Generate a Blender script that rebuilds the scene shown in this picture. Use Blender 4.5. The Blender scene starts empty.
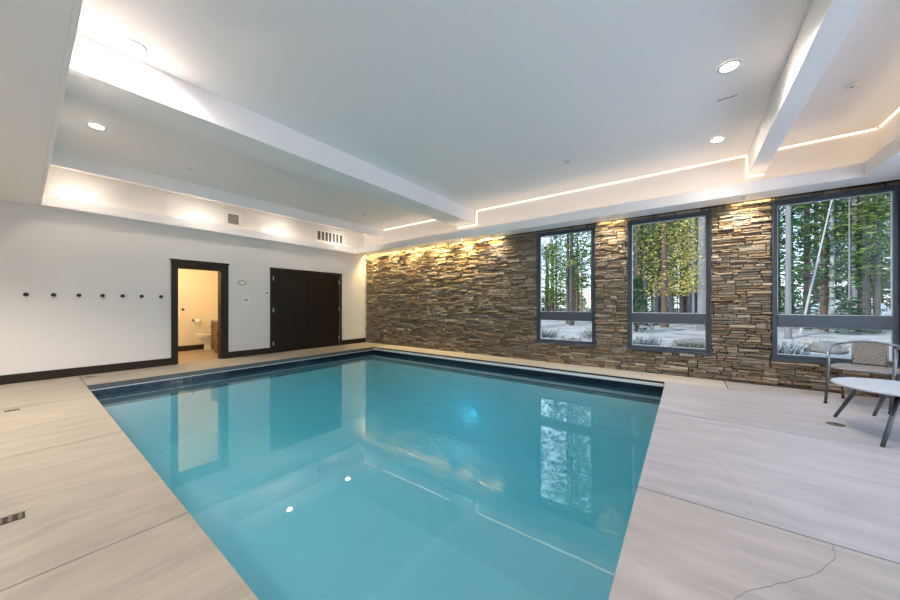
import bpy, bmesh, math, random
from mathutils import Vector, Matrix
R = math.radians
S = bpy.context.scene
COL = S.collection
random.seed(7)

# ------------------------------------------------------------------ materials
def newmat(name):
    m = bpy.data.materials.new(name); m.use_nodes = True
    nt = m.node_tree; nt.nodes.clear()
    out = nt.nodes.new('ShaderNodeOutputMaterial')
    return m, nt, out
def N(nt, t, **kw):
    n = nt.nodes.new(t)
    for k, v in kw.items():
        if k.startswith('_'): setattr(n, k[1:], v)
        else: n.inputs[k.replace('__', ' ')].default_value = v
    return n
def L(nt, a, b): nt.links.new(a, b)
def rgba(c): return (c[0], c[1], c[2], 1)
def srgb(r, g, b):
    f = lambda x: (x/255/12.92) if x/255 <= .04045 else ((x/255+.055)/1.055)**2.4
    return (f(r), f(g), f(b))

def simple(name, col, rough=.5, metal=0, noise=0.0, nscale=8, bump=0.0, bscale=200, spec=.5, stretch=(1, 1, 1), emit=None, estr=0):
    m, nt, out = newmat(name)
    p = N(nt, 'ShaderNodeBsdfPrincipled'); p.inputs['Roughness'].default_value = rough
    p.inputs['Metallic'].default_value = metal
    p.inputs['Specular IOR Level'].default_value = spec
    p.inputs['Base Color'].default_value = rgba(col)
    tc = N(nt, 'ShaderNodeTexCoord'); mp = N(nt, 'ShaderNodeMapping'); mp.inputs['Scale'].default_value = stretch
    L(nt, tc.outputs['Object'], mp.inputs['Vector'])
    if noise:
        nz = N(nt, 'ShaderNodeTexNoise', Scale=nscale, Detail=6.0)
        L(nt, mp.outputs[0], nz.inputs['Vector'])
        cr = N(nt, 'ShaderNodeMapRange'); cr.inputs['To Min'].default_value = 1-noise; cr.inputs['To Max'].default_value = 1+noise
        L(nt, nz.outputs['Fac'], cr.inputs['Value'])
        hv = N(nt, 'ShaderNodeHueSaturation'); hv.inputs['Color'].default_value = rgba(col)
        L(nt, cr.outputs[0], hv.inputs['Value']); L(nt, hv.outputs[0], p.inputs['Base Color'])
    if bump:
        nb = N(nt, 'ShaderNodeTexNoise', Scale=bscale, Detail=4.0)
        L(nt, mp.outputs[0], nb.inputs['Vector'])
        bp = N(nt, 'ShaderNodeBump', Strength=bump, Distance=.01)
        L(nt, nb.outputs['Fac'], bp.inputs['Height']); L(nt, bp.outputs[0], p.inputs['Normal'])
    if emit:
        p.inputs['Emission Color'].default_value = rgba(emit); p.inputs['Emission Strength'].default_value = estr
    L(nt, p.outputs[0], out.inputs['Surface'])
    return m

M = {}
M['wall'] = simple('wall_paint', (.71, .675, .645), .75, bump=.08, bscale=160)
M['ceil'] = simple('ceiling_paint', (.90, .85, .83), .55, bump=.05, bscale=160)
M['trimwood'] = simple('dark_stained_wood', (.022, .013, .006), .5, spec=.25, noise=.5, nscale=6, stretch=(12, 12, 1), bump=.1, bscale=60)
M['door'] = simple('dark_door_wood', (.015, .009, .004), .42, spec=.25, noise=.5, nscale=5, stretch=(10, 10, 1), bump=.08, bscale=50)
M['steel'] = simple('brushed_steel', (.55, .55, .54), .35, 1)
M['black'] = simple('black_metal', (.012, .012, .013), .4, .3)
M['whiteplastic'] = simple('white_plastic', (.78, .77, .74), .35)
M['greyplastic'] = simple('grey_plastic', (.33, .33, .32), .4)
M['alu'] = simple('white_aluminium', (.80, .80, .78), .35, .1)
M['copingshade'] = simple('shaded_grey_coping', (.10, .098, .094), .5, noise=.15, nscale=14)  # grey darkened for the shadow on the concrete edge face
M['gap'] = simple('shadow_gap', (.015, .015, .016), .8)
M['frame'] = simple('bronze_window_frame', (.07, .084, .105), .38, .25)
M['framelight'] = simple('glazing_gasket', (.55, .58, .60), .5)
M['ventpaint'] = simple('vent_cream_paint', (.80, .77, .70), .5)
M['ventdark'] = simple('vent_inner', (.10, .09, .08), .8)
M['porcelain'] = simple('porcelain', (.78, .76, .70), .15)
M['bathwall'] = simple('bathroom_cream_paint', (.74, .66, .50), .7, bump=.05)
M['bathfloor'] = simple('bathroom_tan_floor', (.36, .28, .18), .45, noise=.2, nscale=7)
M['vanity'] = simple('walnut_wood', (.16, .080, .035), .4, noise=.5, nscale=5, stretch=(10, 10, 1.5))
M['counter'] = simple('stone_counter', (.35, .28, .20), .3, noise=.3, nscale=30)
M['paper'] = simple('tissue_paper', (.85, .82, .76), .9)
M['chairmetal'] = simple('grey_chair_metal', (.24, .25, .27), .33, .75)
M['chairleg'] = simple('dark_grey_chair_leg', (.10, .105, .115), .38, .55)
M['drain'] = simple('drain_bronze', (.14, .105, .06), .4, .5)
M['crack'] = simple('hairline_crack', (.22, .19, .17), .8)
M['roofext'] = simple('outer_render', (.3, .28, .26), .8)
M['led'] = simple('warm_led_strip', (1, .9, .7), .5, emit=(1, .85, .60), estr=1.0)
M['lens'] = simple('downlight_lens', (1, .95, .9), .5, emit=(1, .90, .76), estr=50)

def concrete(name, col, stretch, patch=.06):
    m, nt, out = newmat(name)
    p = N(nt, 'ShaderNodeBsdfPrincipled', Roughness=.52)
    tc = N(nt, 'ShaderNodeTexCoord')
    mp = N(nt, 'ShaderNodeMapping'); mp.inputs['Scale'].default_value = stretch
    L(nt, tc.outputs['Object'], mp.inputs['Vector'])
    warp = N(nt, 'ShaderNodeTexNoise', Scale=1.1, Detail=3.0); L(nt, tc.outputs['Object'], warp.inputs['Vector'])
    addv = N(nt, 'ShaderNodeVectorMath', _operation='MULTIPLY_ADD'); addv.inputs[1].default_value = (.8, .8, .8)
    L(nt, warp.outputs['Color'], addv.inputs[0]); L(nt, mp.outputs[0], addv.inputs[2])
    n1 = N(nt, 'ShaderNodeTexNoise', Scale=3.0, Detail=9.0, Roughness=.62); L(nt, addv.outputs[0], n1.inputs['Vector'])
    n2 = N(nt, 'ShaderNodeTexNoise', Scale=.9, Detail=4.0); L(nt, tc.outputs['Object'], n2.inputs['Vector'])
    n3 = N(nt, 'ShaderNodeTexNoise', Scale=11.0, Detail=6.0, Roughness=.7); L(nt, mp.outputs[0], n3.inputs['Vector'])
    a = N(nt, 'ShaderNodeMapRange'); a.inputs['From Min'].default_value = .3; a.inputs['From Max'].default_value = .7
    a.inputs['To Min'].default_value = .84; a.inputs['To Max'].default_value = 1.12
    L(nt, n1.outputs['Fac'], a.inputs['Value'])
    b = N(nt, 'ShaderNodeMapRange'); b.inputs['From Min'].default_value = .3; b.inputs['From Max'].default_value = .7
    b.inputs['To Min'].default_value = 1-patch; b.inputs['To Max'].default_value = 1+patch
    L(nt, n2.outputs['Fac'], b.inputs['Value'])
    c = N(nt, 'ShaderNodeMapRange'); c.inputs['From Min'].default_value = .25; c.inputs['From Max'].default_value = .75
    c.inputs['To Min'].default_value = .95; c.inputs['To Max'].default_value = 1.05
    L(nt, n3.outputs['Fac'], c.inputs['Value'])
    m1 = N(nt, 'ShaderNodeMath', _operation='MULTIPLY'); L(nt, a.outputs[0], m1.inputs[0]); L(nt, b.outputs[0], m1.inputs[1])
    m2 = N(nt, 'ShaderNodeMath', _operation='MULTIPLY'); L(nt, m1.outputs[0], m2.inputs[0]); L(nt, c.outputs[0], m2.inputs[1])
    hv = N(nt, 'ShaderNodeHueSaturation'); hv.inputs['Color'].default_value = rgba(col)
    L(nt, m2.outputs[0], hv.inputs['Value']); L(nt, hv.outputs[0], p.inputs['Base Color'])
    bp = N(nt, 'ShaderNodeBump', Strength=.15, Distance=.004); L(nt, n3.outputs['Fac'], bp.inputs['Height'])
    L(nt, bp.outputs[0], p.inputs['Normal']); L(nt, p.outputs[0], out.inputs['Surface'])
    return m
M['slabA'] = concrete('concrete_along_y', (.385, .337, .268), (3.2, .5, 1), .08)
M['slabB'] = concrete('concrete_along_x', (.43, .40, .405), (.5, 3.0, 1), .08)
M['slabC'] = concrete('concrete_along_x_warm_cast', (.435, .385, .355), (.5, 3.0, 1), .08)  # warm cast of the mixed lighting worked into the slab colour
M['strip'] = concrete('pale_concrete_strip', (.54, .49, .42), (.6, 3, 1), .03)

# stacked stone: each ledge stone carries its own colour
m, nt, out = newmat('stacked_ledgestone')
p = N(nt, 'ShaderNodeBsdfPrincipled', Roughness=.8)
at_ = N(nt, 'ShaderNodeAttribute'); at_.attribute_name = 'stone_col'
tc = N(nt, 'ShaderNodeTexCoord'); mp = N(nt, 'ShaderNodeMapping'); mp.inputs['Scale'].default_value = (1, 1, 2.2)
L(nt, tc.outputs['Object'], mp.inputs['Vector'])
nz = N(nt, 'ShaderNodeTexNoise', Scale=22.0, Detail=8.0, Roughness=.7); L(nt, mp.outputs[0], nz.inputs['Vector'])
mr = N(nt, 'ShaderNodeMapRange'); mr.inputs['From Min'].default_value = .3; mr.inputs['From Max'].default_value = .7
mr.inputs['To Min'].default_value = .62; mr.inputs['To Max'].default_value = 1.35
L(nt, nz.outputs['Fac'], mr.inputs['Value'])
hv = N(nt, 'ShaderNodeHueSaturation'); L(nt, at_.outputs['Color'], hv.inputs['Color']); L(nt, mr.outputs[0], hv.inputs['Value'])
L(nt, hv.outputs[0], p.inputs['Base Color'])
nb = N(nt, 'ShaderNodeTexNoise', Scale=38.0, Detail=8.0, Roughness=.75); L(nt, mp.outputs[0], nb.inputs['Vector'])
bp = N(nt, 'ShaderNodeBump', Strength=.9, Distance=.02); L(nt, nb.outputs['Fac'], bp.inputs['Height'])
L(nt, bp.outputs[0], p.inputs['Normal']); L(nt, p.outputs[0], out.inputs['Surface'])
M['stone'] = m

# blue mosaic
def mosaic():
    m, nt, out = newmat('dark_blue_mosaic_tile')
    p = N(nt, 'ShaderNodeBsdfPrincipled', Roughness=.12)
    tc = N(nt, 'ShaderNodeTexCoord'); sp = N(nt, 'ShaderNodeSeparateXYZ'); L(nt, tc.outputs['Object'], sp.inputs[0])
    ad = N(nt, 'ShaderNodeMath', _operation='ADD'); L(nt, sp.outputs['X'], ad.inputs[0]); L(nt, sp.outputs['Y'], ad.inputs[1])
    cb = N(nt, 'ShaderNodeCombineXYZ'); L(nt, ad.outputs[0], cb.inputs['X']); L(nt, sp.outputs['Z'], cb.inputs['Y'])
    br = N(nt, 'ShaderNodeTexBrick'); br.offset = 0; br.inputs['Scale'].default_value = 1
    br.inputs['Brick Width'].default_value = .05; br.inputs['Row Height'].default_value = .05; br.inputs['Mortar Size'].default_value = .0028
    br.inputs['Color1'].default_value = (.001, .002, .008, 1); br.inputs['Color2'].default_value = (.004, .008, .028, 1)
    br.inputs['Mortar'].default_value = (.02, .028, .042, 1)
    L(nt, cb.outputs[0], br.inputs['Vector']); L(nt, br.outputs['Color'], p.inputs['Base Color'])
    bp = N(nt, 'ShaderNodeBump', Strength=.6, Distance=.004); bp.invert = True
    L(nt, br.outputs['Fac'], bp.inputs['Height']); L(nt, bp.outputs[0], p.inputs['Normal'])
    L(nt, p.outputs[0], out.inputs['Surface']); return m
M['mosaic'] = mosaic()
M['plaster'] = simple('pool_plaster', (.55, .72, .80), .7, noise=.05, nscale=3)

def sheet(name, ior, tint, rough=0.0, bump=0.0, bscale=3.0, volume=None, dens=0, scat=0):
    m, nt, out = newmat(name)
    geo = N(nt, 'ShaderNodeNewGeometry')
    ma = N(nt, 'ShaderNodeMapRange'); ma.inputs['To Min'].default_value = ior; ma.inputs['To Max'].default_value = 1/ior
    L(nt, geo.outputs['Backfacing'], ma.inputs['Value'])
    fr = N(nt, 'ShaderNodeFresnel'); L(nt, ma.outputs[0], fr.inputs['IOR'])
    tr = N(nt, 'ShaderNodeBsdfTransparent'); tr.inputs['Color'].default_value = rgba(tint)
    gl = N(nt, 'ShaderNodeBsdfGlossy'); gl.inputs['Roughness'].default_value = rough
    mx = N(nt, 'ShaderNodeMixShader')
    if bump:
        tc = N(nt, 'ShaderNodeTexCoord'); nz = N(nt, 'ShaderNodeTexNoise', Scale=bscale, Detail=2.0)
        L(nt, tc.outputs['Object'], nz.inputs['Vector'])
        bp = N(nt, 'ShaderNodeBump', Strength=1.0, Distance=bump); L(nt, nz.outputs['Fac'], bp.inputs['Height'])
        L(nt, bp.outputs[0], gl.inputs['Normal'])
    L(nt, fr.outputs[0], mx.inputs[0]); L(nt, tr.outputs[0], mx.inputs[1]); L(nt, gl.outputs[0], mx.inputs[2])
    L(nt, mx.outputs[0], out.inputs['Surface'])
    if volume:
        ab = N(nt, 'ShaderNodeVolumeAbsorption'); ab.inputs['Color'].default_value = rgba(volume); ab.inputs['Density'].default_value = dens
        sc_ = N(nt, 'ShaderNodeVolumeScatter'); sc_.inputs['Color'].default_value = (.30, .84, .96, 1); sc_.inputs['Density'].default_value = scat
        ad = nt.nodes.new('ShaderNodeAddShader'); L(nt, ab.outputs[0], ad.inputs[0]); L(nt, sc_.outputs[0], ad.inputs[1])
        L(nt, ad.outputs[0], out.inputs['Volume'])
    return m
M['glass'] = sheet('window_glass', 1.25, (.95, .98, .98))
M['water'] = sheet('pool_water', 1.68, (.97, 1, 1), bump=.0006, bscale=1.6, volume=(.0, .75, .86), dens=.46, scat=.38)

# wicker weave
m, nt, out = newmat('wicker_weave')
p = N(nt, 'ShaderNodeBsdfPrincipled', Roughness=.6)
tc = N(nt, 'ShaderNodeTexCoord'); ck = N(nt, 'ShaderNodeTexChecker', Scale=70.0)
ck.inputs['Color1'].default_value = (.34, .31, .27, 1); ck.inputs['Color2'].default_value = (.19, .17, .15, 1)
L(nt, tc.outputs['Object'], ck.inputs['Vector']); L(nt, ck.outputs['Color'], p.inputs['Base Color'])
L(nt, p.outputs[0], out.inputs['Surface']); M['wicker'] = m
M['tabletop'] = simple('pale_grey_table_top', (.60, .63, .68), .3, .1)
# outdoors
def leafmat(name, c1, c2):
    m, nt, out = newmat(name)
    geo = N(nt, 'ShaderNodeNewGeometry'); mx = N(nt, 'ShaderNodeMix', _data_type='RGBA')
    mx.inputs[6].default_value = rgba(c1); mx.inputs[7].default_value = rgba(c2)
    pw = N(nt, 'ShaderNodeMath', _operation='POWER'); pw.inputs[1].default_value = 2.2; L(nt, geo.outputs['Random Per Island'], pw.inputs[0])
    L(nt, pw.outputs[0], mx.inputs[0])
    d = N(nt, 'ShaderNodeBsdfDiffuse'); t = N(nt, 'ShaderNodeBsdfTranslucent'); ms = N(nt, 'ShaderNodeMixShader'); ms.inputs[0].default_value = .35
    L(nt, mx.outputs[2], d.inputs[0]); L(nt, mx.outputs[2], t.inputs[0])
    L(nt, d.outputs[0], ms.inputs[1]); L(nt, t.outputs[0], ms.inputs[2]); L(nt, ms.outputs[0], out.inputs['Surface'])
    return m
M['leafgreen'] = leafmat('pine_needles', (.018, .05, .016), (.22, .27, .07))
M['leafdark'] = leafmat('spruce_needles', (.015, .05, .028), (.06, .12, .05))
M['leafyellow'] = leafmat('yellow_autumn_leaves', (.04, .065, .02), (1, .80, .25))
def bark(name, col):
    return simple(name, col, .9, noise=.55, nscale=7, stretch=(3, 3, .5), bump=.8, bscale=14)
M['barkred'] = bark('reddish_bark', (.055, .034, .026))
M['barkdark'] = bark('dark_bark', (.032, .027, .027))
M['barkgrey'] = bark('grey_bark', (.10, .10, .11))
M['barkpale'] = bark('pale_bark', (.21, .21, .225))
def groundmat():
    m, nt, out = newmat('frosty_forest_ground')
    p = N(nt, 'ShaderNodeBsdfPrincipled', Roughness=.9)
    tc = N(nt, 'ShaderNodeTexCoord')
    n1 = N(nt, 'ShaderNodeTexNoise', Scale=.9, Detail=10.0, Roughness=.7); L(nt, tc.outputs['Object'], n1.inputs['Vector'])
    cr = N(nt, 'ShaderNodeValToRGB'); e = cr.color_ramp.elements
    e[0].position = .36; e[0].color = (.07, .065, .055, 1); e[1].position = .52; e[1].color = (.17, .172, .178, 1)
    L(nt, n1.outputs['Fac'], cr.inputs[0]); L(nt, cr.outputs[0], p.inputs['Base Color'])
    L(nt, p.outputs[0], out.inputs['Surface']); return m
M['ground'] = groundmat()
M['snow'] = simple('snow', (.80, .84, .90), .8, noise=.08, nscale=3)
M['rock'] = simple('grey_rock', (.07, .07, .07), .9, noise=.4, nscale=6, bump=.6, bscale=12)
M['dry'] = leafmat('dry_brush', (.20, .17, .12), (.42, .36, .22))
M['brush'] = leafmat('grey_brush', (.10, .11, .10), (.25, .27, .27))

# ------------------------------------------------------------------ helpers
def bx(bm, x0, x1, y0, y1, z0, z1, mi=0):
    vs = [bm.verts.new(v) for v in ((x0,y0,z0),(x1,y0,z0),(x1,y1,z0),(x0,y1,z0),(x0,y0,z1),(x1,y0,z1),(x1,y1,z1),(x0,y1,z1))]
    for f in ((0,3,2,1),(4,5,6,7),(0,1,5,4),(1,2,6,5),(2,3,7,6),(3,0,4,7)):
        bm.faces.new([vs[i] for i in f]).material_index = mi
def cyl(bm, c, r, h, axis='z', seg=24, r2=None, cap=True):
    """cylinder / cone from c along +axis by h"""
    r2 = r if r2 is None else r2
    def pt(a, rr, t):
        u, v = rr*math.cos(a), rr*math.sin(a)
        if axis == 'z': return (c[0]+u, c[1]+v, c[2]+t)
        if axis == 'x': return (c[0]+t, c[1]+u, c[2]+v)
        return (c[0]+v, c[1]+t, c[2]+u)
    A = [bm.verts.new(pt(2*math.pi*i/seg, r, 0)) for i in range(seg)]
    B = [bm.verts.new(pt(2*math.pi*i/seg, r2, h)) for i in range(seg)]
    for i in range(seg):
        f = bm.faces.new((A[i], A[(i+1) % seg], B[(i+1) % seg], B[i])); f.smooth = True
    if cap: bm.faces.new(A[::-1]); bm.faces.new(B)
def tube(bm, pts, rad, seg=10, closed=False, cap=True):
    pts = [Vector(p) for p in pts]; n = len(pts); rings = []
    up = Vector((0, 0, 1)); prev = None
    for i, p_ in enumerate(pts):
        a = pts[(i-1) % n] if (closed or i > 0) else p_
        b = pts[(i+1) % n] if (closed or i < n-1) else p_
        t = (b-a).normalized()
        if prev is None:
            s = t.cross(up)
            if s.length < .05: s = t.cross(Vector((1, 0, 0)))
        else:
            s = prev - t*prev.dot(t)
        s.normalize(); prev = s; q = t.cross(s)
        r_ = rad[i] if isinstance(rad, (list, tuple)) else rad
        rings.append([bm.verts.new(p_ + (s*math.cos(2*math.pi*k/seg) + q*math.sin(2*math.pi*k/seg))*r_) for k in range(seg)])
    m_ = n if closed else n-1
    for i in range(m_):
        A, B = rings[i], rings[(i+1) % n]
        for k in range(seg):
            f = bm.faces.new((A[k], A[(k+1) % seg], B[(k+1) % seg], B[k])); f.smooth = True
    if cap and not closed:
        bm.faces.new(rings[0][::-1]); bm.faces.new(rings[-1])
def lathe(bm, prof, c=(0,0,0), seg=32, sx=1, sy=1):
    rings = [[bm.verts.new((c[0]+r*sx*math.cos(2*math.pi*k/seg), c[1]+r*sy*math.sin(2*math.pi*k/seg), c[2]+z)) for k in range(seg)] for r, z in prof]
    for A, B in zip(rings, rings[1:]):
        for k in range(seg):
            f = bm.faces.new((A[k], A[(k+1) % seg], B[(k+1) % seg], B[k])); f.smooth = True
    bm.faces.new(rings[0][::-1]); bm.faces.new(rings[-1])
def spline(pts, n=8):
    pts = [Vector(p) for p in pts]; o = []
    for i in range(len(pts)-1):
        p0 = pts[max(i-1, 0)]; p1 = pts[i]; p2 = pts[i+1]; p3 = pts[min(i+2, len(pts)-1)]
        for k in range(n):
            t = k/n
            o.append(.5*((2*p1)+(-p0+p2)*t+(2*p0-5*p1+4*p2-p3)*t*t+(-p0+3*p1-3*p2+p3)*t**3))
    o.append(pts[-1]); return o
def link(name, bm, mats, parent=None, bevel=0, fixn=True):
    if fixn: bmesh.ops.recalc_face_normals(bm, faces=bm.faces)
    me = bpy.data.meshes.new(name); bm.to_mesh(me); bm.free()
    o = bpy.data.objects.new(name, me); COL.objects.link(o)
    for mm in (mats if isinstance(mats, (list, tuple)) else [mats]): me.materials.append(mm)
    if parent: o.parent = parent
    if bevel:
        b = o.modifiers.new('bevel', 'BEVEL'); b.width = bevel; b.segments = 2; b.limit_method = 'ANGLE'
    return o
def tag(o, label=None, cat=None, group=None, kind=None):
    if label: o['label'] = label
    if cat: o['category'] = cat
    if group: o['group'] = group
    if kind: o['kind'] = kind
    return o
def thing(name, label, cat, loc=(0,0,0), rz=0, group=None):
    o = bpy.data.objects.new(name, None); COL.objects.link(o); o.empty_display_size = .1
    o.location = loc; o.rotation_euler = (0, 0, rz); return tag(o, label, cat, group)
def boxes(name, bl, mat, parent=None, bevel=0):
    bm = bmesh.new()
    for b in bl: bx(bm, *b)
    return link(name, bm, mat, parent, bevel)
def struct(name, bl, mat, label, parent=None, bevel=0):
    o = boxes(name, bl, mat, parent, bevel)
    if parent is None: tag(o, label, 'structure', kind='structure')
    return o
def copy_tree(o, parent=None):
    c = o.copy(); COL.objects.link(c); c.parent = parent
    for ch in list(o.children): copy_tree(ch, c)
    return c

# dimensions
XE, YS = 10.35, -9.2            # east wall, south wall
PX0, PX1, PY0, PY1 = 1.05, 7.655, -5.785, -.615
HS, HC = 2.65, 3.30             # soffit, tray ceiling
TX0, TX1, TY0, TY1 = .13, 9.58, -6.16, -.48

# ------------------------------------------------------------------ floor
floor = tag(boxes('floor', [(-.18, PX0-.12, YS-.2, .2, -.25, -.02), (PX1+.05, XE+.2, YS-.2, .2, -.25, -.02),
                        (PX0-.12, PX1+.05, YS-.2, PY0-.05, -.25, -.02), (PX0-.12, PX1+.05, PY1+.15, .2, -.25, -.02)], M['gap']),
            'concrete pool deck cut into large slabs by saw joints', 'floor', kind='structure')
g = .005
def slabs(name, bl, mat, par=floor):
    o = boxes(name, [(a+g, b-g, c+g, d-g, -.045, 0) for a, b, c, d in bl], mat, par, bevel=.0025)
    return o
slabs('slab_south', [(x0, x1, YS, PY0) for x0, x1 in ((0, 1.89), (1.89, 3.79), (3.79, 5.69), (5.69, 7.655))], M['slabA'])
slabs('slab_west', [(0, PX0, PY0, -2.9), (0, PX0, -2.9, 0)], M['slabA'])
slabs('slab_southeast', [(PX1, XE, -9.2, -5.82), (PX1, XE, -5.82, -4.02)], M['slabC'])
slabs('slab_east', [(PX1, XE, -4.02, -2.22), (PX1, XE, -2.22, PY1+.02), (8.37, XE, PY1+.02, 0)], M['slabB'])
slabs('slab_north', [(PX0, 8.37, PY1, 0)], M['strip'])
# crack in the east slab
bm = bmesh.new()
ck_pts = [(8.468, -4.022), (8.461, -4.09), (8.444, -4.147), (8.378, -4.277), (8.326, -4.353), (8.234, -4.458), (8.18, -4.521), (8.1, -4.614), (8.057, -4.689), (8.005, -4.802), (7.97, -4.9)]
sp_ = spline([(a, b, .0006) for a, b in ck_pts], 5)
tube(bm, [q + Vector((random.uniform(-.003, .003), random.uniform(-.003, .003), 0)) for q in sp_], .0009, 5)
link('crack', bm, M['crack'], floor)
bm = bmesh.new(); tube(bm, [q + Vector((random.uniform(-.003, .003), random.uniform(-.003, .003), 0)) for q in spline([(8.06, -3.19, .0003), (8.143, -3.494, .0003), (8.2, -3.788, .0003), (8.243, -4.01, .0003)], 5)], .0005, 5)
link('crack', bm, M['crack'], floor)

# ------------------------------------------------------------------ pool shell
basin = bmesh.new()
D1, D2 = -1.15, -1.75
# inner surfaces of the basin with a floor sloping down to the north end
v = [basin.verts.new(c) for c in ((PX0,PY0,-.36),(PX1,PY0,-.36),(PX1,PY1,-.36),(PX0,PY1,-.36),
                                  (PX0,PY0,D1),(PX1,PY0,D1),(PX1,-3.9,D1),(PX0,-3.9,D1),(PX1,-2.3,D2),(PX0,-2.3,D2),(PX1,PY1,D2),(PX0,PY1,D2))]
for f in ((0,1,5,4),(1,2,10,8,6,5),(2,3,11,10),(3,0,4,7,9,11),(4,5,6,7),(7,6,8,9),(9,8,10,11)):
    basin.faces.new([v[i] for i in f])
pool = link('pool_basin', basin, M['plaster'], fixn=True)
sol = pool.modifiers.new('solid', 'SOLIDIFY'); sol.thickness = .12; sol.offset = 1
tag(pool, 'rectangular pool basin with pale plaster sunk in the deck', 'pool', kind='structure')
# make the normals face the water so the solidify grows outwards
for poly in pool.data.polygons: pass
bm = bmesh.new(); bm.from_mesh(pool.data)
cen = Vector(((PX0+PX1)/2, (PY0+PY1)/2, -.8))
bm.faces.ensure_lookup_table()
if bm.faces[4].normal.z < 0: bmesh.ops.reverse_faces(bm, faces=bm.faces)
bm.to_mesh(pool.data); bm.free(); sol.offset = -1
tb = .03
boxes('tile_band', [(PX0-tb, PX0, PY0-tb, PY1+.06, -.36, -.085), (PX0, PX1+tb, PY1, PY1+.06, -.36, -.085),
                    (PX1, PX1+tb, PY0-tb, PY1, -.36, -.046), (PX0, PX1, PY0-tb, PY0, -.36, -.046)], M['mosaic'], pool)
boxes('coping_face', [(PX0-.06, PX0-.001, PY0, PY1+.02, -.077, -.046)], M['copingshade'], pool)
boxes('coping_lip', [(PX0-.004, PX0+.004, PY0+.002, PY1+.0, -.075, -.003)], M['copingshade'], pool)
# cover tracks
trk = tag(boxes('cover_track', [(PX0+.01, PX1-.01, PY1-.012, PY1+.05, -.080, -.036)], M['alu'], bevel=.004),
          'long white aluminium cover track under the slab edge by the stone wall', 'track')
boxes('track_slot_shadow', [(PX0+.01, PX1-.01, PY1+.003, PY1+.05, -.036, -.006)], M['gap'], trk)  # near-black block stands in for the shadow inside the slot
tag(boxes('edge_trim', [(PX0-.01, PX0+.006, PY0+.01, PY1-.02, -.085, -.0755)], M['alu']),
    'thin white trim line above blue mosaic along the door side of pool', 'trim')
# water
wz = -.16
bm = bmesh.new(); bx(bm, PX0-.01, PX1+.01, PY0-.01, PY1+.01, -1.80, wz)
water = tag(link('pool_water', bm, M['water']), 'still turquoise pool water reflecting the doors, windows and ceiling tray', 'water', kind='stuff')
t = thing('added_pool_light', 'unseen dim underwater light added low on the basin side under the stone wall', 'light', (4.3, PY1, -1.15))  # fixture and its lamp added to tint the water with a blue glow
bm = bmesh.new(); cyl(bm, (0, -.001, 0), .12, -.03, 'y', 32); link('bezel', bm, M['steel'], t)
bm = bmesh.new(); cyl(bm, (0, -.032, 0), .09, -.01, 'y', 32); link('lens', bm, simple('added_pool_light_lens', (.5, .8, 1), .3, emit=(.25, .7, 1), estr=.3), t)
POOLW = (4.3, PY1-.12, -1.15)

# ------------------------------------------------------------------ walls
D1y = (-4.546, -3.805); D1h = 1.885
D2y = (-2.775, -.945); D2h = 1.985
W0, W1 = -.18, 0
struct('wall_west', [(W0, W1, YS, D1y[0], -.02, HC+.1), (W0, W1, D1y[0], D1y[1], D1h, HC+.1), (W0, W1, D1y[1], D2y[0], -.02, HC+.1),
                     (W0, W1, D2y[0], D2y[1], D2h, HC+.1), (W0, W1, D2y[1], .25, -.02, HC+.1)], M['wall'],
       'pale grey painted wall with the bathroom doorway and dark double doors')
struct('wall_south', [(W0, XE+.2, YS-.2, YS, -.02, HC+.1)], M['wall'], 'grey painted wall at the near end of the room')
# east wall with a wide glazed opening, added out of view for daylight
E0, E1, EZ0, EZ1 = -8.7, -1.0, .10, 2.58
struct('wall_east', [(XE, XE+.2, YS-.2, E0, -.02, HC+.1), (XE, XE+.2, E0, E1, -.02, EZ0), (XE, XE+.2, E0, E1, EZ1, HC+.1), (XE, XE+.2, E1, .25, -.02, HC+.1)],
       M['wall'], 'grey painted wall with wide added glazing beside the lounge chair')
WX = [(5.44, 6.555), (7.09, 8.215), (8.887, 10.01)]
WZ = (.39, 2.605)
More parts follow.
